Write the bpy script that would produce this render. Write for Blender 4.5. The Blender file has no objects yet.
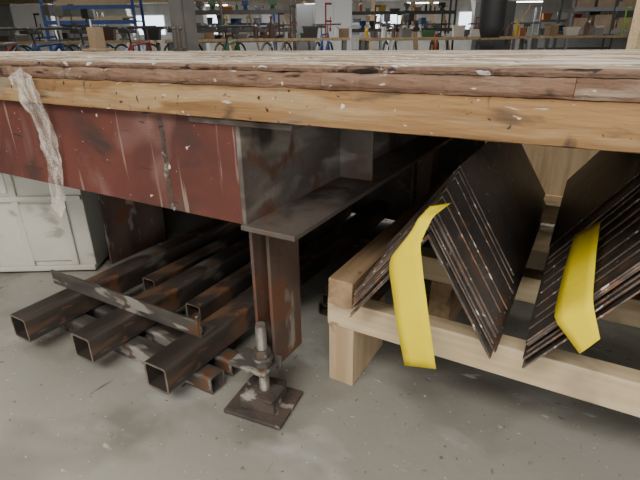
import bpy, bmesh, math, random
from mathutils import Vector, Matrix, noise as mnoise
random.seed(7)
R = random.random
def U(a,b): return a+(b-a)*random.random()
COL = bpy.context.scene.collection

# ------------------------------------------------------------ materials
def mat(name, base, alt=None, scale=(5,5,5), rough=.7, metal=0, bump=.15, bscale=60, spots=(), alpha=None, emit=None, lo=.38, hi=.62, spec=.5):
    m = bpy.data.materials.new(name); m.use_nodes = True
    nt = m.node_tree; n = nt.nodes; L = nt.links
    b = n['Principled BSDF']
    b.inputs['Specular IOR Level'].default_value=spec
    tc = n.new('ShaderNodeTexCoord')
    def noise(sc, detail=6, dist=0):
        mp = n.new('ShaderNodeMapping'); mp.inputs['Scale'].default_value = sc if hasattr(sc,'__len__') else (sc,)*3
        mp.inputs['Location'].default_value = (U(0,9),U(0,9),U(0,9))
        L.new(tc.outputs['Object'], mp.inputs['Vector'])
        t = n.new('ShaderNodeTexNoise'); t.inputs['Scale'].default_value = 1; t.inputs['Detail'].default_value = detail
        t.inputs['Distortion'].default_value = dist
        L.new(mp.outputs['Vector'], t.inputs['Vector']); return t
    def ramp(src, a, c, o0=0, o1=1):
        r = n.new('ShaderNodeMapRange'); r.inputs['From Min'].default_value=a; r.inputs['From Max'].default_value=c
        r.inputs['To Min'].default_value=o0; r.inputs['To Max'].default_value=o1
        L.new(src, r.inputs['Value']); return r.outputs['Result']
    alt = alt or base
    mx = n.new('ShaderNodeMix'); mx.data_type='RGBA'
    mx.inputs[6].default_value=(*base,1); mx.inputs[7].default_value=(*alt,1)
    t = noise(scale); L.new(ramp(t.outputs['Fac'],lo,hi), mx.inputs[0])
    cur = mx.outputs[2]
    for (c, sc, thr, soft) in spots:
        t2 = noise(sc, 3, .4)
        m2 = n.new('ShaderNodeMix'); m2.data_type='RGBA'
        L.new(ramp(t2.outputs['Fac'],thr,thr+soft), m2.inputs[0])
        L.new(cur, m2.inputs[6]); m2.inputs[7].default_value=(*c,1); cur = m2.outputs[2]
    L.new(cur, b.inputs['Base Color'])
    b.inputs['Roughness'].default_value=rough; b.inputs['Metallic'].default_value=metal
    if bump:
        t3 = noise(bscale, 4); bp = n.new('ShaderNodeBump'); bp.inputs['Strength'].default_value=bump; bp.inputs['Distance'].default_value=.01
        L.new(t3.outputs['Fac'], bp.inputs['Height']); L.new(bp.outputs['Normal'], b.inputs['Normal'])
    if alpha:
        t4 = noise((45,45,18),3,.6); L.new(ramp(t4.outputs['Fac'],.4,.68,alpha[0],alpha[1]), b.inputs['Alpha'])
    if emit:
        b.inputs['Emission Color'].default_value=(*emit[0],1); b.inputs['Emission Strength'].default_value=emit[1]
    return m

MW_TIMBER = mat('worn_timber',(.31,.18,.08),(.21,.115,.048),(3,60,60),.75,0,.35,(15,120,120),spec=.25,
   spots=[((.09,.06,.04),(7,25,25),.58,.08),((.36,.24,.125),(4,20,30),.52,.1),((.25,.205,.155),(5,9,14),.60,.14),((.04,.03,.025),(60,60,60),.68,.03),((.60,.57,.51),(45,60,60),.69,.02),((.10,.06,.04),(30,8,8),.66,.04),((.50,.46,.39),(12,30,50),.69,.02)])
MW_PLANK = mat('grimy_plank',(.155,.090,.060),(.22,.135,.09),(4,60,60),.8,0,.6,(30,120,120),spec=.2,
   spots=[((.04,.028,.023),(12,40,50),.56,.08),((.28,.22,.165),(6,14,20),.58,.1),((.52,.49,.44),(35,50,60),.67,.03),((.09,.18,.32),(9,12,12),.735,.02)])
M_EDGE = mat('dark_sheet_edge',(.13,.08,.057),(.20,.13,.09),(9,60,60),.8,0,.6,(40,120,120),spec=.2,
   spots=[((.03,.022,.02),(18,60,60),.60,.06),((.5,.47,.43),(24,60,60),.66,.03)])
M_TOP = mat('worn_tabletop',(.31,.24,.17),(.20,.145,.10),(5,9,9),.85,0,.2,60,spec=.12,
   spots=[((.46,.42,.36),(4,14,10),.50,.08),((.08,.055,.042),(6,24,10),.60,.05),((.66,.65,.62),(14,30,40),.64,.03),((.11,.2,.33),(6,14,10),.73,.02)])
M_RED = mat('red_oxide_paint',(.140,.046,.036),(.095,.036,.029),(5,5,5),.6,0,.12,50,spec=.25,
   spots=[((.055,.036,.031),(4,5,8),.57,.10),((.19,.10,.085),(7,7,5),.56,.15),((.24,.165,.14),(50,50,4),.65,.06),((.26,.19,.165),(4,60,70),.71,.03),((.60,.55,.51),(60,60,55),.725,.015),((.60,.55,.51),(9,20,13),.70,.01),((.58,.53,.48),(130,130,120),.73,.02),((.05,.035,.03),(6,60,60),.70,.02)])
M_STEEL = mat('dark_mill_steel',(.085,.070,.060),(.046,.038,.033),(8,8,8),.6,.2,.15,80,
   spots=[((.19,.155,.125),(7,7,7),.60,.12),((.15,.07,.04),(14,14,14),.62,.06)])
M_FLANGE = mat('dusty_steel_flange',(.082,.065,.055),(.125,.103,.088),(10,5,10),.7,.05,.2,70,
   spots=[((.26,.23,.195),(6,3,9),.58,.12),((.11,.055,.034),(9,9,9),.56,.08),((.037,.031,.027),(7,7,7),.58,.1)])
M_TUBE = mat('oiled_tube_steel',(.085,.068,.058),(.042,.034,.030),(10,3,10),.42,.3,.12,60,
   spots=[((.17,.095,.06),(12,5,12),.53,.10),((.29,.25,.215),(9,3,9),.60,.1),((.22,.10,.05),(22,16,22),.64,.05)])
M_RIM = mat('cut_tube_end',(.22,.18,.155),(.13,.10,.08),(40,40,40),.5,.3,.1,90)
M_BAR = mat('scuffed_bar_steel',(.11,.097,.088),(.055,.048,.043),(6,20,20),.45,.3,.1,60,
   spots=[((.32,.30,.27),(9,20,30),.58,.06),((.15,.075,.04),(16,16,16),.61,.06)])
M_RUST = mat('rusty_steel',(.09,.065,.052),(.05,.042,.038),(20,20,20),.75,.1,.35,120,
   spots=[((.30,.27,.24),(25,25,25),.57,.1)])
M_ZINC = mat('galvanised_rod',(.30,.28,.25),(.18,.16,.14),(30,30,30),.45,.5,.3,(20,20,300))
M_LEG = mat('brown_primed_steel',(.12,.074,.055),(.072,.049,.038),(14,14,5),.6,.1,.2,70,
   spots=[((.25,.22,.19),(18,18,8),.59,.08),((.13,.058,.033),(9,9,9),.6,.06)])
M_PINE = mat('pale_pine',(.60,.48,.31),(.50,.38,.225),(2,50,50),.7,0,.12,(8,90,90),spec=.3,
   spots=[((.34,.22,.12),(10,14,14),.70,.03),((.38,.30,.20),(5,5,5),.60,.12)])
M_PINEV = mat('pale_pine_upright',(.50,.38,.235),(.39,.275,.16),(30,30,3),.7,0,.12,(90,90,8),spec=.3,
   spots=[((.25,.16,.09),(14,14,10),.68,.04)])
M_PINEY = mat('pale_pine_lengthwise',(.37,.25,.14),(.27,.175,.095),(50,2,50),.7,0,.15,(90,8,90),spec=.3,
   spots=[((.19,.12,.07),(14,8,14),.64,.05)])
M_ANG = mat('dark_angle_steel',(.072,.062,.058),(.115,.098,.088),(9,9,9),.45,.3,.15,80,
   spots=[((.038,.034,.033),(6,6,6),.56,.1),((.17,.09,.05),(26,26,30),.60,.06),((.5,.47,.43),(90,90,90),.69,.03)])
M_ANGR = mat('rusty_edge_steel',(.17,.125,.098),(.085,.066,.056),(24,24,24),.6,.15,.3,80,
   spots=[((.26,.14,.08),(30,30,32),.58,.08),((.58,.55,.50),(60,60,60),.63,.04)])
M_YEL = mat('yellow_tape',(.86,.69,.012),(.80,.62,.01),(8,8,8),.75,0,.15,30,spec=.3)
M_CLEAR = mat('clear_tape',(.82,.76,.68),(.70,.62,.54),(30,30,18),.22,0,.6,(60,60,25),alpha=(.10,.55))
M_FLOOR = mat('concrete_floor',(.31,.30,.265),(.24,.23,.20),(1.6,1.6,1.6),.65,0,.08,60,spec=.35,
   spots=[((.185,.175,.15),(3.3,3.3,3),.52,.15),((.41,.40,.375),(3,6,3),.58,.14),((.13,.12,.10),(60,60,60),.68,.04),((.5,.49,.46),(90,90,90),.71,.02),((.13,.118,.10),(2,3,2),.61,.12),((.54,.54,.51),(7,22,7),.69,.05),((.12,.11,.09),(22,7,7),.71,.03)],lo=.3,hi=.7)
M_WALL = mat('white_wall',(.66,.66,.63),(.55,.55,.52),(2,2,2),.8,0,.05)
M_CEIL = mat('ceiling_board',(.60,.56,.49),(.48,.44,.38),(2,2,2),.8,0,.05)
M_CRATE = mat('cream_plastic',(.56,.54,.46),(.48,.46,.40),(5,5,5),.5,0,.05,spots=[((.33,.31,.26),(8,8,14),.60,.08)])
M_CARD = mat('cardboard',(.25,.18,.115),(.20,.145,.09),(5,5,5),.8,0,.05)
M_LAMP = mat('lamp_diffuser',(.9,.9,.9),bump=0,emit=((1,.98,.92),9))
M_BLACK = mat('black_rubber',(.015,.015,.016),bump=0,rough=.6)
M_DARK = mat('dark_painted_steel',(.04,.037,.035),(.07,.06,.052),bump=.05,rough=.5)
M_GREY = mat('grey_painted_steel',(.14,.14,.14),(.10,.10,.10),bump=0,rough=.5)
M_BLUE = mat('blue_rack_paint',(.015,.06,.24),(.015,.05,.18),bump=0,rough=.5)
M_CHROME = mat('chrome_metal',(.5,.5,.5),metal=.9,rough=.3,bump=0)
M_WHITE = mat('white_laminate',(.68,.67,.61),bump=0,rough=.5)
M_GLASS = mat('bright_window_pane',(.8,.85,.9),bump=0,emit=((.8,.9,1),3))
PAL = {'red':(.24,.02,.015),'blue':(.02,.05,.16),'green':(.02,.10,.035),'lime':(.16,.28,.03),'yellow':(.42,.28,.02),'orange':(.30,.085,.015),
       'white':(.55,.55,.53),'grey':(.13,.13,.13),'black':(.015,.015,.017),'brown':(.09,.05,.03)}
PM = {k: mat(k+'_paint', v, bump=0, rough=.45) for k,v in PAL.items()}

# ------------------------------------------------------------ mesh helpers
def box(bm, c, s, rot=None):
    r = bmesh.ops.create_cube(bm, size=1)
    M = Matrix.Translation(Vector(c)) @ (rot.to_4x4() if rot else Matrix.Identity(4)) @ Matrix.Diagonal((*s,1))
    bmesh.ops.transform(bm, matrix=M, verts=r['verts']); return r['verts']
def bx(bm, x0,x1,y0,y1,z0,z1): return box(bm,((x0+x1)/2,(y0+y1)/2,(z0+z1)/2),(x1-x0,y1-y0,z1-z0))
def cyl(bm, p0, p1, r, seg=12, r2=None):
    p0=Vector(p0);p1=Vector(p1);d=p1-p0
    o = bmesh.ops.create_cone(bm, cap_ends=True, segments=seg, radius1=r, radius2=r if r2 is None else r2, depth=d.length)
    M = Matrix.Translation((p0+p1)/2) @ d.to_track_quat('Z','Y').to_matrix().to_4x4()
    bmesh.ops.transform(bm, matrix=M, verts=o['verts'])
def extr(bm, pts, y0, y1, f=lambda a,b,y:(a,y,b)):
    a=[bm.verts.new(f(p[0],p[1],y0)) for p in pts]; b=[bm.verts.new(f(p[0],p[1],y1)) for p in pts]
    n=len(pts)
    for i in range(n): bm.faces.new((a[i],a[(i+1)%n],b[(i+1)%n],b[i]))
    bm.faces.new(a[::-1]); bm.faces.new(b)
def lathe(bm, prof, seg=16, c=(0,0,0)):
    rings=[]
    for r,z in prof:
        rings.append([bm.verts.new((c[0]+r*math.cos(2*math.pi*i/seg),c[1]+r*math.sin(2*math.pi*i/seg),c[2]+z)) for i in range(seg)])
    for k in range(len(rings)-1):
        for i in range(seg): bm.faces.new((rings[k][i],rings[k][(i+1)%seg],rings[k+1][(i+1)%seg],rings[k+1][i]))
    bm.faces.new(rings[0][::-1]); bm.faces.new(rings[-1])
def torus(bm, c, Rr, r, seg=20, s2=6):
    vs=[]
    for i in range(seg):
        a=2*math.pi*i/seg; row=[]
        for j in range(s2):
            b=2*math.pi*j/s2; q=Rr+r*math.cos(b)
            row.append(bm.verts.new((c[0]+q*math.cos(a),c[1]+r*math.sin(b),c[2]+q*math.sin(a))))
        vs.append(row)
    for i in range(seg):
        for j in range(s2):
            bm.faces.new((vs[i][j],vs[(i+1)%seg][j],vs[(i+1)%seg][(j+1)%s2],vs[i][(j+1)%s2]))
WORLD={}
def tag(ob,label=None,cat=None,group=None,kind=None):
    if label: ob['label']=label
    if cat: ob['category']=cat
    if group: ob['group']=group
    if kind: ob['kind']=kind
def fin(name, bm, m, parent=None, bevel=0, smooth=False, label=None, cat=None, group=None, kind=None, M=None, m2=None, m2test=None):
    bmesh.ops.recalc_face_normals(bm, faces=bm.faces)
    if m2:
        bm.normal_update()
        for f in bm.faces:
            if m2test(f): f.material_index=1
    if M is not None: bmesh.ops.transform(bm, matrix=M, verts=bm.verts)
    xs=[v.co.x for v in bm.verts]; ys=[v.co.y for v in bm.verts]; zs=[v.co.z for v in bm.verts]
    o=Vector(((min(xs)+max(xs))/2,(min(ys)+max(ys))/2,min(zs)))
    bmesh.ops.translate(bm, vec=-o, verts=bm.verts)
    if smooth:
        for f in bm.faces: f.smooth=True
    me=bpy.data.meshes.new(name); bm.to_mesh(me); bm.free(); me.materials.append(m)
    if m2: me.materials.append(m2)
    ob=bpy.data.objects.new(name,me); ob.location=o; COL.objects.link(ob)
    if parent is not None:
        ob.parent=parent; ob.matrix_parent_inverse=WORLD[parent.name].inverted()
    if bevel:
        b=ob.modifiers.new('bevel','BEVEL'); b.width=bevel; b.segments=2; b.limit_method='ANGLE'; b.angle_limit=math.radians(40)
    WORLD[ob.name]=Matrix.Translation(o)
    tag(ob,label,cat,group,kind); return ob
def emp(name, loc, label, cat, group=None, parent=None):
    e=bpy.data.objects.new(name,None); e.location=loc; e.empty_display_size=.05; COL.objects.link(e)
    if parent is not None:
        e.parent=parent; e.matrix_parent_inverse=WORLD[parent.name].inverted()
    WORLD[e.name]=Matrix.Translation(loc); tag(e,label,cat,group); return e
def B(): return bmesh.new()

A=math.radians(29.6)
RZ=Matrix.Rotation(A,4,'Z')
def H(s,d,z=0): return RZ @ Vector((s,d,z))

# ------------------------------------------------------------ camera
h=.78; f=462.
cy=Vector((285,200,462)).normalized()
cx=-Vector((-880,187,462)); cx=(cx-cx.dot(cy)*cy).normalized()
cz=cx.cross(cy)
if cz.y<0: cz=-cz
right=Vector((cx.x,cy.x,cz.x)); up=Vector((cx.y,cy.y,cz.y)); fwd=Vector((cx.z,cy.z,cz.z))
cam=bpy.data.cameras.new('camera'); co=bpy.data.objects.new('camera',cam); COL.objects.link(co)
Mr=Matrix((right,up,-fwd)).transposed().to_4x4()
co.matrix_world=Matrix.Translation((0,0,h)) @ Mr
cam.sensor_width=36; cam.lens=f/640*36; cam.clip_start=.02; cam.clip_end=100
bpy.context.scene.camera=co

# ------------------------------------------------------------ room
D0,D1,S0,S1,HC=-4,27,-20,20,2.75
def slab(name,s0,s1,d0,d1,z0,z1,m,**k):
    bm=B(); bx(bm,s0,s1,d0,d1,z0,z1); return fin(name,bm,m,kind='structure',M=RZ,**k)
slab('floor',S0,S1,D0,D1,-.1,0,M_FLOOR)
slab('ceiling',S0,S1,D0,D1,HC,HC+.1,M_CEIL)
slab('wall_back',S0,S1,D1,D1+.1,0,HC,M_WALL)
slab('wall_front',S0,S1,D0-.1,D0,0,HC,M_WALL)
slab('wall_left',S0-.1,S0,D0,D1,0,HC,M_WALL)
slab('wall_right',S1,S1+.1,D0,D1,0,HC,M_WALL)

# ------------------------------------------------------------ WORK BENCH
ZT=.75; ZP=.740; ZE=.715; ZB=.658; YF=.64; X0,X1=-4.4,1.6; YB=1.95
wb=emp('workbench',(-.55,1.0,0),'heavy wooden-topped steel-framed workbench with worn paint-splattered edge','workbench')
def wavy(name,rows,x0,x1,n,depth,m,jy,jz,label,chip=.10,**k):
    bm=B(); prev=None; c=0
    for i in range(n+1):
        x=x0+(x1-x0)*i/n; w=U(-jy,jy)
        if R()<chip: c=jy*U(2,5)
        w+=c; c*=.5
        ring=[bm.verts.new((x,y+w,z+U(-jz,jz)-(.3*w if j==len(rows)-1 and w>0 else 0))) for j,(y,z) in enumerate(rows)]+[bm.verts.new((x,YF+depth,rows[-1][1])),bm.verts.new((x,YF+depth,rows[0][1]))]
        if prev:
            for j in range(len(ring)): bm.faces.new((prev[j],ring[j],ring[(j+1)%len(ring)],prev[(j+1)%len(ring)]))
        else: bm.faces.new(ring)
        prev=ring
    bm.faces.new(prev[::-1]); return fin(name,bm,m,wb,label=label,**k)
wavy('tabletop_sheet',[(YF+.001,ZP+.0004),(YF-.001,ZP+.005),(YF+.002,ZT)],X0,X1,700,YB-YF,M_TOP,.0016,.0002,'worn brown tabletop sheet with paint splashes',m2=M_EDGE,m2test=lambda f:f.normal.y<-.35)
cuts=[X0,-3.3,-2.2,-1.2,-.36,-.02,X1]
for a,b in zip(cuts[:-1],cuts[1:]):
    wavy('edge_plank_layer',[(YF,ZE+.0006),(YF-.003,ZE+.006),(YF-.002,ZP-.004),(YF+.002,ZP-.0003)],a+.0003,b-.0003,max(20,int((b-a)/.012)),.12,MW_PLANK,.0012,.0005,'dark grimy plank layer with chipped front edge')
bm=B(); bx(bm,X0,X1,YF+.121,YB,ZE,ZP-.001); fin('core_board',bm,MW_PLANK,wb)
wavy('edge_timber',[(YF+.006,ZB),(YF-.004,ZB+.003),(YF-.006,ZB+.028),(YF-.004,ZE-.003),(YF+.004,ZE)],X0,X1,260,.09,MW_TIMBER,.0006,.0005,'brown worn timber edge beam with knots and scratches')
bm=B(); bx(bm,X0,X1,YF+.1,YB,ZB+.012,ZE-.001); fin('underside_board',bm,MW_PLANK,wb)
YR=.655; XC=-.548
bm=B()
pts=[(YR,.456),(YR+.075,.456),(YR+.075,.466),(YR+.009,.472),(YR+.009,.64),(YR+.075,.646),(YR+.075,ZB-.001),(YR,ZB-.001)]
extr(bm,pts,X0,XC,f=lambda a,b,y:(y,a,b)); fin('steel_channel_rail',bm,M_RED,wb,bevel=.002,label='red oxide painted steel channel rail with paint specks')
bm=B()
for k in range(30): box(bm,(-.735+U(-.003,.003),YR-.0005,.462+.0064*k),(.008+U(0,.006),.003,.009),Matrix.Rotation(U(-.5,.5),3,'Y'))
fin('weld_seam',bm,M_RUST,wb,bevel=.001)
bm=B()
XL,XR=-.655,-.425; tf=.011
bx(bm,XL,XR,YR-.004,1.9,ZB-tf-.001,ZB-.002)
bx(bm,XC-.001,XC+.009,YR+.001,1.9,.447,ZB-tf)
bx(bm,XC-.001,XR,YR-.006,1.9,.446,.446+tf)
bx(bm,XL,XC-.001,YR+.08,1.9,.446,.446+tf)
bx(bm,XC+.009,XC+.10,1.05,1.058,.457,ZB-tf)
fin('steel_cross_beam',bm,M_FLANGE,wb,bevel=.002,label='dusty dark steel cross beam with wide flanges')
for i,xx in enumerate((-2.6,.75)):
    bm=B(); bx(bm,xx-.1,xx+.1,YR+.08,1.9,ZB-.013,ZB-.002); bx(bm,xx-.005,xx+.005,YR+.08,1.9,.457,ZB-.012); bx(bm,xx-.1,xx+.1,YR+.08,1.9,.446,.457)
    fin('steel_cross_beam',bm,M_STEEL,wb,bevel=.002)
bm=B(); bx(bm,X0,X1,1.9,1.91,.53,ZB-.002); fin('rear_rail',bm,M_STEEL,wb)
bm=B(); bx(bm,X0,-.34,1.915,1.93,.02,.66); fin('back_panel',bm,M_STEEL,wb,label='dark board closing the rear of the bench')  # dark sheet added to shut out the bright hall beyond
def hleg(x0,x1,y0,y1,z0,z1,m):
    bm=B(); t=.008
    bx(bm,x0,x0+t,y0,y1,z0,z1); bx(bm,x1-t,x1,y0,y1,z0,z1); bx(bm,x0+t,x1-t,(y0+y1)/2-.004,(y0+y1)/2+.004,z0,z1)
    return fin('leg',bm,m,wb,bevel=.0015,label='brown steel H-section leg')
hleg(-.562,-.512,.688,.80,.10,.446,M_LEG)
hleg(-1.60,-1.50,1.0,1.28,.0,.66,M_LEG)
hleg(.9,1.0,.75,.9,.0,.446,M_LEG)
hleg(-.58,-.5,1.77,1.86,.0,.446,M_LEG)
ft=emp('levelling_foot',(-.53,.68,0),'rusty screw levelling foot on a square base plate',None,parent=wb)
bm=B(); box(bm,(-.54,.672,.006),(.145,.125,.010),Matrix.Rotation(.12,3,'Z')); fin('base_plate',bm,M_RUST,ft,bevel=.002)
bm=B(); box(bm,(-.54,.672,.030),(.085,.08,.038),Matrix.Rotation(.2,3,'Z')); box(bm,(-.525,.66,.052),(.07,.06,.008),Matrix.Rotation(.05,3,'Z')); fin('foot_block',bm,M_RUST,ft,bevel=.003)
bm=B(); bx(bm,-.605,-.505,.635,.70,.112,.122); bx(bm,-.575,-.50,.69,.698,.10,.135); fin('bracket',bm,M_BAR,ft,bevel=.002)
bm=B(); cyl(bm,(-.53,.665,.05),(-.53,.665,.228),.0105,16)
for k in range(43):
    cyl(bm,(-.53,.665,.056+k*.0039),(-.53,.665,.0578+k*.0039),.0122,14,.0108)
fin('threaded_rod',bm,M_ZINC,ft)
bm=B(); cyl(bm,(-.53,.665,.123),(-.53,.665,.142),.021,6); cyl(bm,(-.53,.665,.148),(-.53,.665,.166),.019,6); cyl(bm,(-.53,.665,.142),(-.53,.665,.148),.024,16); fin('hex_nut',bm,M_BAR,ft,bevel=.001)

# tape strips
def strip(name,rows,m,label,cat,thick=.0005,n=6,wr=0,cols=4,it=3,fx=70,fz=28):
    bm=B(); rr=[]
    for k in range(len(rows)-1):
        for q in range(n):
            t=q/n
            rr.append([Vector(rows[k][c]).lerp(Vector(rows[k+1][c]),t) for c in (0,1)])
    rr.append([Vector(p) for p in rows[-1]])
    for _ in range(it):
        rr=[rr[0]]+[[rr[i-1][c]*.25+rr[i][c]*.5+rr[i+1][c]*.25 for c in (0,1)] for i in range(1,len(rr)-1)]+[rr[-1]]
    V=[]
    for l,r in rr:
        row=[]
        for c in range(cols+1):
            p=l.lerp(r,c/cols)
            if wr:
                q=mnoise.noise(Vector((p.x*fx,p.z*fz,3.1)))+.5*mnoise.noise(Vector((p.x*fx*2,p.z*fz*3,7)))
                p=p+Vector((wr*.35*mnoise.noise(Vector((p.x*20,p.z*40,9))),-wr*(.9+q),0))
            row.append(bm.verts.new(p))
        V.append(row)
    for a,b in zip(V[:-1],V[1:]):
        for i in range(cols): bm.faces.new((a[i],a[i+1],b[i+1],b[i]))
    ob=fin(name,bm,m,label=label,cat=cat,smooth=True)
    s=ob.modifiers.new('sol','SOLIDIFY'); s.thickness=thick; return ob
strip('adhesive_tape_strip',[
 [(-1.180,.630,.715),(-1.120,.630,.737)],
 [(-1.162,.630,.690),(-1.080,.630,.712)],
 [(-1.150,.630,.660),(-1.068,.630,.672)],
 [(-1.142,.645,.61),(-1.072,.645,.61)],
 [(-1.146,.651,.52),(-1.080,.651,.52)],
 [(-1.160,.650,.44),(-1.100,.650,.43)],
 [(-1.165,.645,.40),(-1.125,.645,.365)]],M_CLEAR,'crumpled translucent packing tape hanging from the bench edge','tape',wr=.006,cols=18,n=12,thick=.0003)

# ------------------------------------------------------------ square tubes
def sqtube(w,L,t=.005):
    bm=B()
    def prof(hw,r):
        p=[]
        for cx_,cz_,a0 in ((hw-r,hw-r,0),(-hw+r,hw-r,90),(-hw+r,-hw+r,180),(hw-r,-hw+r,270)):
            for k in range(4):
                a=math.radians(a0+30*k); p.append((cx_+r*math.cos(a),cz_+r*math.sin(a)))
        return p
    o=prof(w/2,.009); i=prof(w/2-t,.005); n=len(o)
    def ring(p,y): return [bm.verts.new((a,y,b+w/2)) for a,b in p]
    o0,o1,i0,i1=ring(o,0),ring(o,L),ring(i,0),ring(i,L)
    for k in range(n):
        j=(k+1)%n
        bm.faces.new((o0[k],o0[j],o1[j],o1[k])); bm.faces.new((i0[j],i0[k],i1[k],i1[j]))
        bm.faces.new((o0[j],o0[k],i0[k],i0[j])); bm.faces.new((o1[k],o1[j],i1[j],i1[k]))
    return bm
ENDT=dict(m2=M_RIM,m2test=lambda f:abs(f.normal.y)>.9)
def T(x,y,z,rz=0): return Matrix.Translation((x,y,z))@Matrix.Rotation(rz,4,'Z')
LT='dark hollow square steel tube resting on cross tubes under the bench'
for (x,y,w,L) in ((-1.220,.510,.071,1.3),(-.993,.535,.071,1.3),(-.743,.545,.071,1.3)):
    fin('square_tube',sqtube(w,L,.006),M_TUBE,label=LT,cat='steel tube',group='tubes under the bench',M=T(x,y,.0505),**ENDT)
fin('square_tube',sqtube(.055,1.0),M_TUBE,label='dark square steel tube lying deeper under the bench',cat='steel tube',group='tubes under the bench',M=T(-.875,.80,.0505,.015),**ENDT)
fin('square_tube',sqtube(.055,1.0),M_TUBE,label='dark square steel tube lying deeper under the bench',cat='steel tube',group='tubes under the bench',M=T(-1.11,.85,.0505,-.015),**ENDT)
for y in (.655,.73,1.6):
    fin('support_tube',sqtube(.05,.62),M_BAR,label='rusty square cross tube lying on the floor',cat='steel tube',group='cross tubes on the floor',M=Matrix.Translation((-.665,y,0.0))@Matrix.Rotation(math.pi/2,4,'Z'),**ENDT)
bm=B(); z0=.122; pts=[(.672,z0),(.725,z0),(.725,z0+.005),(.677,z0+.005),(.677,z0+.046),(.672,z0+.046)]
extr(bm,pts,-1.31,-.72,f=lambda a,b,y:(y,a,b)); bx(bm,-.728,-.722,.668,.682,z0+.01,z0+.062); fin('angle_bar',bm,M_BAR,bevel=.001,label='scuffed steel angle bar laid across the square tubes',cat='angle bar')
for r in range(3):
    for c in range(3-r):
        fin('steel_bar',sqtube(.045,.66,.004),M_STEEL,label='long dark steel bar stacked under the bench',cat='steel bar',group='bars stacked on the floor',
            M=T(-.60+.047*c+.0235*r,1.06+U(-.03,.03),.0455*r+.0005,0))

# ------------------------------------------------------------ timber crib
def tim(name,x0,x1,y0,y1,z0,z1,m,label,bev=.002):
    bm=B(); bx(bm,x0,x1,y0,y1,z0,z1)
    bmesh.ops.subdivide_edges(bm,edges=bm.edges,cuts=2,use_grid_fill=True)
    for v in bm.verts: v.co+=Vector((U(-1,1),U(-1,1),U(-1,1)))*.0005
    return fin(name,bm,m,bevel=bev,label=label,cat='lumber',group='timber crib pieces')
tim('timber_block',-.450,-.385,.825,1.02,0,.1625,M_PINEV,'short upright pine block standing on the concrete floor')
tim('timber_block',.60,.67,.825,1.02,0,.1625,M_PINEV,'short upright pine block standing on the concrete floor')
tim('timber_board',-.452,.75,.822,.865,.164,.234,M_PINE,'pale pine cross board carrying the angle stacks')
tim('timber_beam',-.438,-.378,.80,1.84,.2355,.300,M_PINEY,'long light brown timber running back beside the steel stack')
for y in (1.15,1.5,1.78):
    tim('timber_board',-.372,.75,y,y+.06,.164,.234,M_PINE,'pale pine cross board under the steel stacks')
tim('timber_block',-.30,-.24,1.15,1.84,0,.163,M_PINEY,'pine sleeper on the floor under the crib')
tim('timber_block',.45,.52,1.15,1.84,0,.163,M_PINEY,'pine sleeper on the floor under the crib')
def stack(xl,xr,xa,z0,za,n,dz,t,y0f,flush,step,y1,label,group,nm):
    zz=0
    for i in range(n):
        y0=y0f+U(0,.035) if i<flush else y0f+.02+(i-flush+1)*step+U(-.026,.026)
        l=Vector((xl,z0)); r=Vector((xr,z0)); a=Vector((xa,za))
        dl=(a-l).normalized(); dr=(a-r).normalized()
        nl=Vector((-dl.y,dl.x)); nr=Vector((dr.y,-dr.x))
        a2=a+Vector((0,t/abs(dl.x)))
        e=U(-.010,.004) if i else -.002; e2=U(-.004,.016) if i else 0
        pts=[l-dl*e,a,r-dr*e2,r+nr*t-dr*e2,a2,l+nl*t-dl*e]
        bm=B(); extr(bm,[(p[0],p[1]+zz) for p in pts],y0,y1+U(-.03,.03))
        fin(nm,bm,M_ANG,label=label,cat='steel angle',group=group,m2=M_ANGR,m2test=lambda f:f.normal.y<-.9)
        zz+=dz*U(.92,1.3)
stack(-.366,-.078,-.212,.2365,.452,13,.0064,.0030,.752,7,.032,1.58,'rusty dark bent steel angle nested in a stack','nested angles beside the long timber','steel_angle')
stack(-.020,.285,.132,.2365,.455,18,.0064,.0030,.752,9,.030,1.66,'rust-streaked bent steel angle nested in a stack','nested angles by the pale board','steel_angle')

strip('yellow_tape_strip',[
 [(-.214,.765,.514),(-.184,.80,.516)],
 [(-.226,.740,.498),(-.200,.740,.506)],
 [(-.234,.735,.474),(-.208,.732,.480)],
 [(-.272,.726,.412),(-.214,.724,.456)],
 [(-.249,.722,.30),(-.189,.720,.335)],
 [(-.224,.720,.197),(-.162,.718,.215)]],M_YEL,'bright yellow tape strip hanging from the steel stack','tape',it=2,wr=.0015,fx=25,fz=18)
strip('yellow_tape_strip',[
 [(.0187,.968,.432),(.0525,.92,.482)],
 [(.012,.85,.408),(.052,.82,.458)],
 [(.0095,.736,.370),(.056,.733,.418)],
 [(.056,.716,.329),(.077,.716,.364)]],M_YEL,'bright yellow tape strip stuck over the bent steel angles','tape',it=1,wr=.001,fx=25,fz=18)

# ------------------------------------------------------------ things behind under the bench
cr=emp('storage_cabinet',(-1.75,.95,0),'off-white ribbed plastic storage cabinet on the floor','cabinet')
MC=Matrix.Translation((-1.80,.755,0))@Matrix.Rotation(math.radians(31.5),4,'Z')
bm=B(); bx(bm,-.6,.35,0,.35,.01,.44)
for xx in (-.45,-.30,-.1,.12,.28): bx(bm,xx-.012,xx+.012,-.012,0,.03,.43)
bx(bm,-.6,.35,-.014,0,.01,.03); bx(bm,-.6,.35,-.014,0,.28,.30)
for xx in (-.55,.30): bx(bm,xx-.03,xx+.03,.02,.33,0,.01)
fin('body',bm,M_CRATE,cr,bevel=.004,M=MC)
bm=B(); bx(bm,-.29,-.11,-.01,0,.05,.27); bx(bm,-.08,.10,-.006,0,.31,.42); fin('panel',bm,M_WHITE,cr,bevel=.003,M=MC)
bm=B(); bx(bm,.13,.27,-.01,0,.05,.27); fin('panel',bm,M_CRATE,cr,bevel=.003,M=MC)
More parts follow.
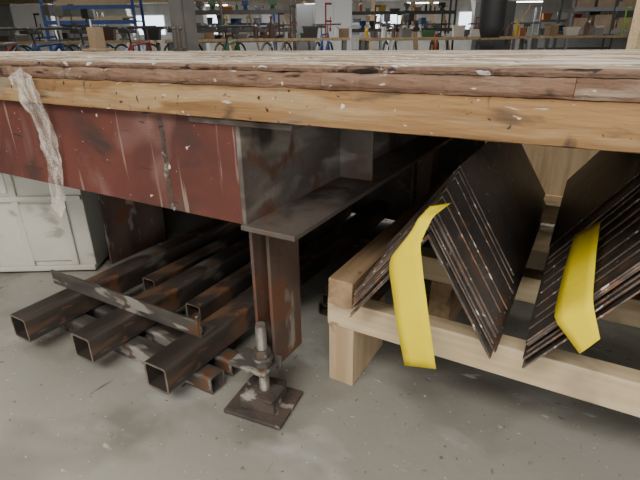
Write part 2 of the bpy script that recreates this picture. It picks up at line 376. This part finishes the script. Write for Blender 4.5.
def cardbox(M,w,d,hh,label='brown cardboard box with open flaps',m=None,flaps=True,group=None):
    bm=B(); t=.006
    bx(bm,-w/2,w/2,-d/2,d/2,0,t); bx(bm,-w/2,w/2,-d/2,-d/2+t,t,hh); bx(bm,-w/2,w/2,d/2-t,d/2,t,hh); bx(bm,-w/2,-w/2+t,-d/2+t,d/2-t,t,hh); bx(bm,w/2-t,w/2,-d/2+t,d/2-t,t,hh)
    if flaps:
        fl=min(w,d)*.3
        box(bm,(w/2+fl*.30,0,hh+fl*.3),(fl,d*.96,t),Matrix.Rotation(-.8,3,'Y')); box(bm,(-w/2-fl*.30,0,hh+fl*.3),(fl,d*.96,t),Matrix.Rotation(.8,3,'Y'))
    else:
        bx(bm,-w/2,w/2,-d/2,-.002,hh-t,hh); bx(bm,-w/2,w/2,.002,d/2,hh-t,hh)
    return fin('cardboard_box',bm,m or M_CARD,M=M,label=label,cat='box',group=group)
bm=B(); bx(bm,-.75,1.2,2.35,2.37,.0,.66); bx(bm,-.75,-.73,2.37,2.8,0,.66); bx(bm,1.18,1.2,2.37,2.8,0,.66); bx(bm,-.75,1.2,2.8,2.82,0,.66); bx(bm,-.73,1.18,2.37,2.8,0,.02)
for zz in (.04,.58): bx(bm,-.75,1.2,2.335,2.35,zz,zz+.07)
fin('wooden_crate',bm,M_PINEV,label='pale wooden plywood crate standing behind the bench',cat='crate')
bm=B(); bx(bm,-2.43,-2.37,1.75,1.81,.751,.87); bx(bm,-2.46,-2.34,1.72,1.84,.751,.765)
fin('wooden_stop_block',bm,M_CARD,bevel=.003,label='brown wooden block standing on the bench top',cat='block')
bm=B(); bx(bm,-1.80,-1.74,1.74,1.78,.751,.765); cyl(bm,(-1.77,1.76,.765),(-1.77,1.76,.86),.012); cyl(bm,(-1.80,1.76,.85),(-1.74,1.76,.85),.006)
fin('clamp_screw',bm,M_STEEL,label='dark steel clamp screw standing on the bench top',cat='clamp')

# ------------------------------------------------------------ hall clutter
def hm(s,d,z=0,r=0): return Matrix.Translation(H(s,d,z))@Matrix.Rotation(A+r,4,'Z')
def bench(s,d,w,m=None,hh=.86):
    M=hm(s,d); e=emp('side_bench',M.translation,'long workshop side bench with wooden top','bench','side benches')
    bm=B(); bx(bm,-w/2,w/2,-.35,.35,hh-.04,hh); fin('bench_top',bm,m or M_PINEV,e,M=M)
    for a in (-1,1):
        for b in (-1,1):
            bm=B(); bx(bm,a*(w/2-.08)-.03,a*(w/2-.08)+.03,b*.28-.03,b*.28+.03,0,hh-.04); fin('leg',bm,M_GREY,e,M=M)
def bin_(s,d,z,w,hh,c):
    bm=B()
    v=[[bm.verts.new((sx*q,sy*q*.7,zz)) for sx,sy in ((-1,-1),(1,-1),(1,1),(-1,1))] for q,zz in ((w*.42,0),(w*.5,hh-.03),(w*.55,hh-.03),(w*.55,hh),(w*.47,hh),(w*.40,.01))]
    for a,b in zip(v[:-1],v[1:]):
        for i in range(4): bm.faces.new((a[i],a[(i+1)%4],b[(i+1)%4],b[i]))
    bm.faces.new(v[0][::-1]); bm.faces.new(v[-1])
    fin('storage_bin',bm,PM[c],M=hm(s,d,z,U(-.1,.1)),label=f'{c} open plastic storage bin with rim',cat='bin',group='storage bins in the workshop')
def can(s,d,z,r,hh,c):
    bm=B(); lathe(bm,[(r,0),(r*1.03,.01),(r,.02),(r,hh-.02),(r*1.04,hh-.01),(r*1.04,hh),(r*.85,hh),(r*.85,hh-.012)],14)
    fin('paint_can',bm,PM[c],M=hm(s,d,z),label=f'{c} round paint can with rimmed lid',cat='can',group='cans in the workshop')
def bottle(s,d,z,hh,c):
    bm=B(); r=hh*.16; lathe(bm,[(r,0),(r,hh*.6),(r*.9,hh*.68),(r*.35,hh*.8),(r*.35,hh*.9),(r*.45,hh*.9),(r*.45,hh)],12)
    fin('spray_bottle',bm,PM[c],M=hm(s,d,z),label=f'{c} plastic bottle with narrow neck',cat='bottle',group='bottles in the workshop')
def clampt(s,d,z,hh,c):
    bm=B(); bx(bm,-.012,.012,-.006,.006,0,hh); bx(bm,-.012,.10,-.012,.012,hh-.03,hh); bx(bm,-.012,.10,-.012,.012,hh*.45,hh*.45+.03); cyl(bm,(.08,0,hh*.45-.10),(.08,0,hh*.45+.08),.008,8); cyl(bm,(.08,0,hh*.45-.14),(.08,0,hh*.45-.08),.016,8)
    bx(bm,-.05,.05,-.05,.05,0,.015)
    fin('bar_clamp',bm,PM[c],M=hm(s,d,z,U(-.5,.5)),label=f'{c} upright bar clamp with screw handle',cat='clamp',group='clamps in the workshop')
def vise(s,d,z,c):
    bm=B(); bx(bm,-.08,.08,-.08,.08,0,.03); cyl(bm,(0,0,.03),(0,0,.08),.05); bx(bm,-.05,.05,-.10,.10,.08,.13); bx(bm,-.08,.08,.03,.07,.13,.22); bx(bm,-.08,.08,-.07,-.03,.13,.22); cyl(bm,(0,-.10,.11),(0,-.22,.11),.012,8); cyl(bm,(-.09,-.21,.11),(.09,-.21,.11),.007,8)
    fin('bench_vise',bm,PM[c],M=hm(s,d,z,U(-.4,.4)),label=f'{c} cast bench vise with screw handle',cat='vise',group='vises in the workshop',bevel=.004)
def machine(s,d,z,c,k=1):
    M=hm(s,d,z,U(-.3,.3))@Matrix.Scale(k,4); e=emp('drill_press',M.translation,f'{c} bench drill press with column and motor head','machine','drill presses')
    bm=B(); bx(bm,-.12,.12,-.2,.2,0,.04); fin('base',bm,M_GREY,e,M=M,bevel=.005)
    bm=B(); cyl(bm,(0,.12,.04),(0,.12,.75),.035); bx(bm,-.11,.11,-.18,.1,.3,.325); fin('column',bm,M_CHROME,e,M=M)
    bm=B(); bx(bm,-.09,.09,-.2,.25,.55,.78); cyl(bm,(0,-.12,.45),(0,-.12,.56),.03); cyl(bm,(.09,-.1,.6),(.18,-.1,.52),.008); fin('head',bm,PM[c],e,M=M,bevel=.01)
def bike(s,d,z,c,r=0):
    M=hm(s,d,z+.003,r); e=emp('bicycle',M.translation,f'{c} framed bicycle parked in the workshop','bicycle','parked bicycles')
    for x in (-.52,.52):
        bm=B(); torus(bm,(x,0,.333),.31,.022)
        for q in range(10):
            a=q*math.pi/5; cyl(bm,(x,0,.333),(x+.3*math.cos(a),0,.333+.3*math.sin(a)),.002,4)
        cyl(bm,(x,-.05,.333),(x,.05,.333),.02,8); fin('wheel',bm,M_BLACK,e,M=M)
    bm=B(); P={'bb':(-.05,0,.28),'st':(-.2,0,.78),'ht':(.36,0,.82),'h2':(.39,0,.68),'ra':(-.52,.0,.33),'fa':(.52,0,.33)}
    for a,b in (('bb','st'),('st','ht'),('bb','h2'),('ht','h2'),('bb','ra'),('st','ra'),('h2','fa')): cyl(bm,P[a],P[b],.022,8)
    fin('frame',bm,PM[c],e,M=M)
    bm=B(); cyl(bm,(-.2,0,.78),(-.23,0,.92),.012,8); box(bm,(-.24,0,.94),(.26,.12,.04)); fin('saddle',bm,M_BLACK,e,M=M,bevel=.015)
    bm=B(); cyl(bm,(.36,0,.82),(.34,0,.98),.013,8); cyl(bm,(.34,-.28,1.0),(.34,.28,1.0),.016,8); cyl(bm,(.34,-.28,1.0),(.22,-.28,.99),.02,8); cyl(bm,(.34,.28,1.0),(.22,.28,.99),.02,8); fin('handlebar',bm,M_DARK,e,M=M)
def rack(s,d,w,hh,m,shelves,label,up=.06,depth=.34):
    M=hm(s,d); e=emp('storage_rack',M.translation,label,'rack')
    for a in (-1,1):
        for b in (-.3,.3):
            bm=B(); bx(bm,a*w/2-up/2,a*w/2+up/2,b-up/2,b+up/2,0,hh); fin('upright',bm,m,e,M=M)
    for zz in shelves:
        bm=B(); bx(bm,-w/2,w/2,-depth,depth,zz-.02,zz); bx(bm,-w/2,w/2,-depth-.02,-depth,zz-.09,zz); fin('shelf',bm,m,e,M=M)
def whitecab(s,d,w,hh,c='white'):
    M=hm(s,d); e=emp('tall_cabinet',M.translation,f'{c} two-door metal workshop cabinet','cabinet','cabinets in the workshop')
    bm=B(); bx(bm,-w/2,w/2,-.2,.25,.06,hh); bx(bm,-w/2+.03,w/2-.03,-.17,.22,0,.06); fin('body',bm,PM[c],e,M=M,bevel=.005)
    for a in (-1,1):
        bm=B(); x0,x1=sorted((a*.005,a*(w/2-.01))); bx(bm,x0,x1,-.22,-.2,.08,hh-.03); fin('door',bm,PM[c],e,M=M,bevel=.003)
    bm=B(); bx(bm,.02,.035,-.24,-.22,hh*.5,hh*.5+.12); fin('handle',bm,M_CHROME,e,M=M)
def lumber(s,d,w,z,n,m=None):
    for i in range(n):
        bm=B(); q=U(.7,1)*w; bx(bm,-q/2,q/2,-.05,.05,0,.04); fin('plank',bm,m or M_PINE,M=hm(s+U(-.1,.1),d+(i%2)*.14-.07,z+(i//2)*.042,0),label='light wooden plank stacked on a rack',cat='plank',group='planks on racks')

cs=['red','blue','green','lime','yellow','orange','white','grey','black','brown','grey','black','white','brown','grey','black','green','black','grey','black','brown']
def clutter(s,d,w,z,tall=1,mach=True):
    x=s-w/2+.16
    while x<s+w/2-.16:
        k=R(); c=random.choice(cs); yy=d+U(-.1,.1)
        if k<.15: q=U(.16,.28); x+=q/2; bin_(x,yy,z,q,U(.08,.2)*tall,c); x+=q/2
        elif k<.27: can(x,yy,z,U(.04,.07),U(.1,.24)*tall,c); x+=.03
        elif k<.45: bottle(x,yy,z,U(.16,.34)*tall,c)
        elif k<.68 and mach: clampt(x,yy,z,U(.36,.62),c); x+=.06
        elif k<.80: x+=.07; vise(x,yy,z,random.choice(['blue','green','grey','black'])); x+=.09
        elif k<.90 and mach: x+=.12; machine(x,yy,z,random.choice(['green','grey','blue','grey','black']),U(.6,.9)); x+=.12
        else: x+=.1; cardbox(hm(x,yy,z,U(-.2,.2)),U(.14,.2),U(.2,.3),U(.1,.2)*tall,group='cartons in the workshop',m=random.choice([M_CARD,PM['white'],PM['grey']]),label='small carton with open flaps'); x+=.12
        x+=U(.12,.15)
for (s,d,w) in ((-4.6,9,3.4),(-1.0,8.5,3.0),(2.3,9.2,3.2),(5.6,9.5,3.0),(-10.2,13,4),(3.2,13.5,4),(-2.2,14,4)):
    bench(s,d,w); clutter(s,d,w,.861)
rack(-1.9,12.2,2.6,1.9,M_DARK,(.5,1.12,1.5),'dark steel shelving rack crowded with tools',up=.05); clutter(-1.9,12.2,2.3,1.121,.75,False); clutter(-1.9,12.2,2.3,1.501,.6,False)
rack(2.4,15,3.0,2.1,M_DARK,(.5,1.15,1.6),'dark steel shelving rack crowded with tools',up=.05); clutter(2.4,15,2.7,1.151,.9,False); clutter(2.4,15,2.7,1.601,.9,False)
for (s,d,w_,hh,c) in ((.35,12.6,.9,1.9,'white'),(-3.9,15.3,1.0,1.9,'white'),(5.0,14.6,1.0,1.8,'grey'),(-8.3,15,1.1,1.9,'white'),(9.6,13,1.1,1.9,'white'),(-.2,16.2,1.0,1.9,'grey'),(6.3,18.9,1.2,1.9,'white')):
    whitecab(s,d,w_,hh,c)
bc=['red','blue','grey','white','orange','black','grey','blue','grey','red','grey','green']
for i in range(8): bike(-6.9+i*1.0,10.75,.15,bc[i],1.28+U(-.05,.05))
for i in range(7): bike(-4.9+i*.62,6.7,0,bc[(i+5)%12],1.5+U(-.04,.04))
for i in range(4): bike(1.6+i*1.0,11.3,0.15,bc[(i+3)%12],1.28+U(-.05,.05))
bm=B(); bx(bm,-4.9,3.2,-1.0,.85,0,.149); bx(bm,-4.9,3.2,-1.02,-1.0,0,.16); fin('bicycle_platform',bm,M_GREY,M=hm(-2.9,10.75),label='low grey platform carrying parked bicycles',cat='platform')
bm=B(); bx(bm,-.9,3.6,-1.0,.8,0,.149); bx(bm,-.9,3.6,-1.02,-1.0,0,.16); fin('bicycle_platform',bm,M_GREY,M=hm(1.95,11.3),label='low grey platform carrying parked bicycles',cat='platform')
def column(s,d,w,m,label):
    M=hm(s,d,0,.3); bm=B(); bx(bm,-w/2,w/2,-w/2,-w/2+.012,0,HC); bx(bm,-w/2,w/2,w/2-.012,w/2,0,HC); bx(bm,-.006,.006,-w/2,w/2,0,HC)
    bx(bm,-w*.7,w*.7,-w*.7,w*.7,0,.02); fin('steel_column',bm,m,M=M,label=label,cat='column')
column(-1.09,4.1,.19,M_DARK,'dark steel H column rising to the ceiling')
column(5.6,16.5,.2,M_GREY,'grey steel column rising to the ceiling')
column(-7.5,17,.2,M_GREY,'grey steel column rising to the ceiling')
bm=B(); bx(bm,-.06,.06,-.06,.06,0,HC-.001); bx(bm,-.09,.09,-.09,.09,0,.03); fin('timber_post',bm,M_PINE,M=hm(2.55,4.0),label='pale timber post rising to the ceiling',cat='post')
rack(-5.6,12.8,2.2,2.3,M_BLUE,(.5,1.35,1.68),'blue painted steel storage rack with beams')
lumber(-5.6,12.8,2.0,1.36,4); lumber(-5.6,12.8,2.0,1.69,6)
rack(7.3,12.5,2.6,2.0,M_GREY,(.45,1.0,1.5),'grey steel shelving rack with boxes')
for x in (6.35,6.85,7.35,7.85,8.32):
    cardbox(hm(x,12.5,1.501),.42,.4,U(.25,.4),flaps=False,label='closed brown cardboard box on a grey rack',group='cardboard boxes on racks')
    cardbox(hm(x,12.5,1.001),.42,.4,U(.25,.38),flaps=False,label='closed brown cardboard box on a grey rack',group='cardboard boxes on racks')
for (s,d,c) in ((-11,22,'grey'),(-3.5,22,'blue'),(1.2,23,'grey'),(11,22,'grey')):
    rack(s,d,3.2,2.1,PM[c],(.5,1.1,1.6),f'{c} steel shelving rack filled with stored goods')
    for zz in (1.101,1.601):
        x=s-1.25
        while x<s+1.3:
            bin_(x,d,zz,U(.3,.45),U(.15,.35),random.choice(cs))
            x+=U(.52,.7)
for i in range(18):
    s=-6+i*.78; d=17+(i%3)*.8; hh=U(1.9,2.3); ang=U(-.4,.4)
    bm=B(); w_=U(.06,.16); box(bm,(0,0,hh/2+.04),(w_,.04,hh)); box(bm,(0,.03,hh*.5+.04),(.03,.02,hh*.96))
    M=hm(s,d)@Matrix.Rotation(ang,4,'Y'); fin('leaning_plank',bm,random.choice([M_PINE,M_PINEY,M_WHITE,M_CARD]),M=M,label='long plank leaning upright in the workshop',cat='plank',group='leaning planks')
bm=B(); lathe(bm,[(.02,.82),(.11,.82),(.15,.95),(.16,1.5),(.14,1.9),(.05,2.05),(.012,2.1),(.012,HC)],16); fin('punching_bag',bm,M_BLACK,M=hm(2.1,6.2),label='black cylindrical bag hanging from the ceiling',cat='bag',smooth=True)
lamps=[(-7,19),(-2.5,19),(2,19),(6.5,19),(-5,24.9),(0,24.9),(5,24.9),(10,24.9),(-11,24.9),(11,19)]
for s,d in lamps:
    M=hm(s,d,2.5); e=emp('ceiling_lamp',M.translation,'long white fluorescent ceiling lamp, lit','lamp','ceiling lamps')
    bm=B(); bx(bm,-.8,.8,-.08,.08,.03,.08); bx(bm,-.6,-.58,-.01,.01,.08,.25); bx(bm,.58,.6,-.01,.01,.08,.25); fin('housing',bm,M_WHITE,e,M=M)
    bm=B(); cyl(bm,(-.75,0,.015),(.75,0,.015),.03,10); fin('light_tube',bm,M_LAMP,e,M=M)
for i,d in enumerate((8,12,16,20.6,23.5)):
    slab(f'trim_{i+1}',S0,S1,d-.08,d+.08,HC-.2,HC,M_PINE)
for i,(s) in enumerate((-9,-6,3.5,8.2)):
    bm=B(); bx(bm,-.8,.8,-.03,0,1.3,2.2); fin(f'window_{i+1}',bm,M_GLASS,M=hm(s,D1),kind='structure')
bm=B(); bx(bm,-2.0,2.0,0.0,.03,.7,2.0); fin('window_5',bm,M_GLASS,M=hm(.5,D0),kind='structure')  # glowing panel added behind the camera to brighten the bench front

# ------------------------------------------------------------ lights
def area(s,d,z,sx,sy,p,col=(1,.955,.88),rx=0,name='ceiling_light'):
    l=bpy.data.lights.new(name,'AREA'); l.shape='RECTANGLE'; l.size=sx; l.size_y=sy; l.energy=p; l.color=col
    o=bpy.data.objects.new(name,l); COL.objects.link(o); o.location=H(s,d,z); o.rotation_euler=(rx,0,A)
area(-1.2,-1.0,2.6,3.0,.5,125,rx=.15)
area(1.8,.6,2.6,2.0,.5,70)
area(.5,-3.9,1.35,4.0,1.2,75,(1,.97,.93),rx=math.radians(90),name='window_light')  # added low fill light, lifts the dark area under the bench
area(-2.5,3.0,2.6,3.0,.6,90)
area(1.5,4.5,2.6,3.0,.6,80)
for s in (-7,0,7):
    area(s,9.5,2.5,4,.8,110,(.98,.98,.98)); area(s,15.5,2.5,4,.8,125,(.98,.98,.98)); area(s,22,2.4,5,.8,190,(.98,.98,.98))
w=bpy.data.worlds.new('world'); bpy.context.scene.world=w; w.use_nodes=True
w.node_tree.nodes['Background'].inputs[0].default_value=(.8,.85,.9,1); w.node_tree.nodes['Background'].inputs[1].default_value=.3
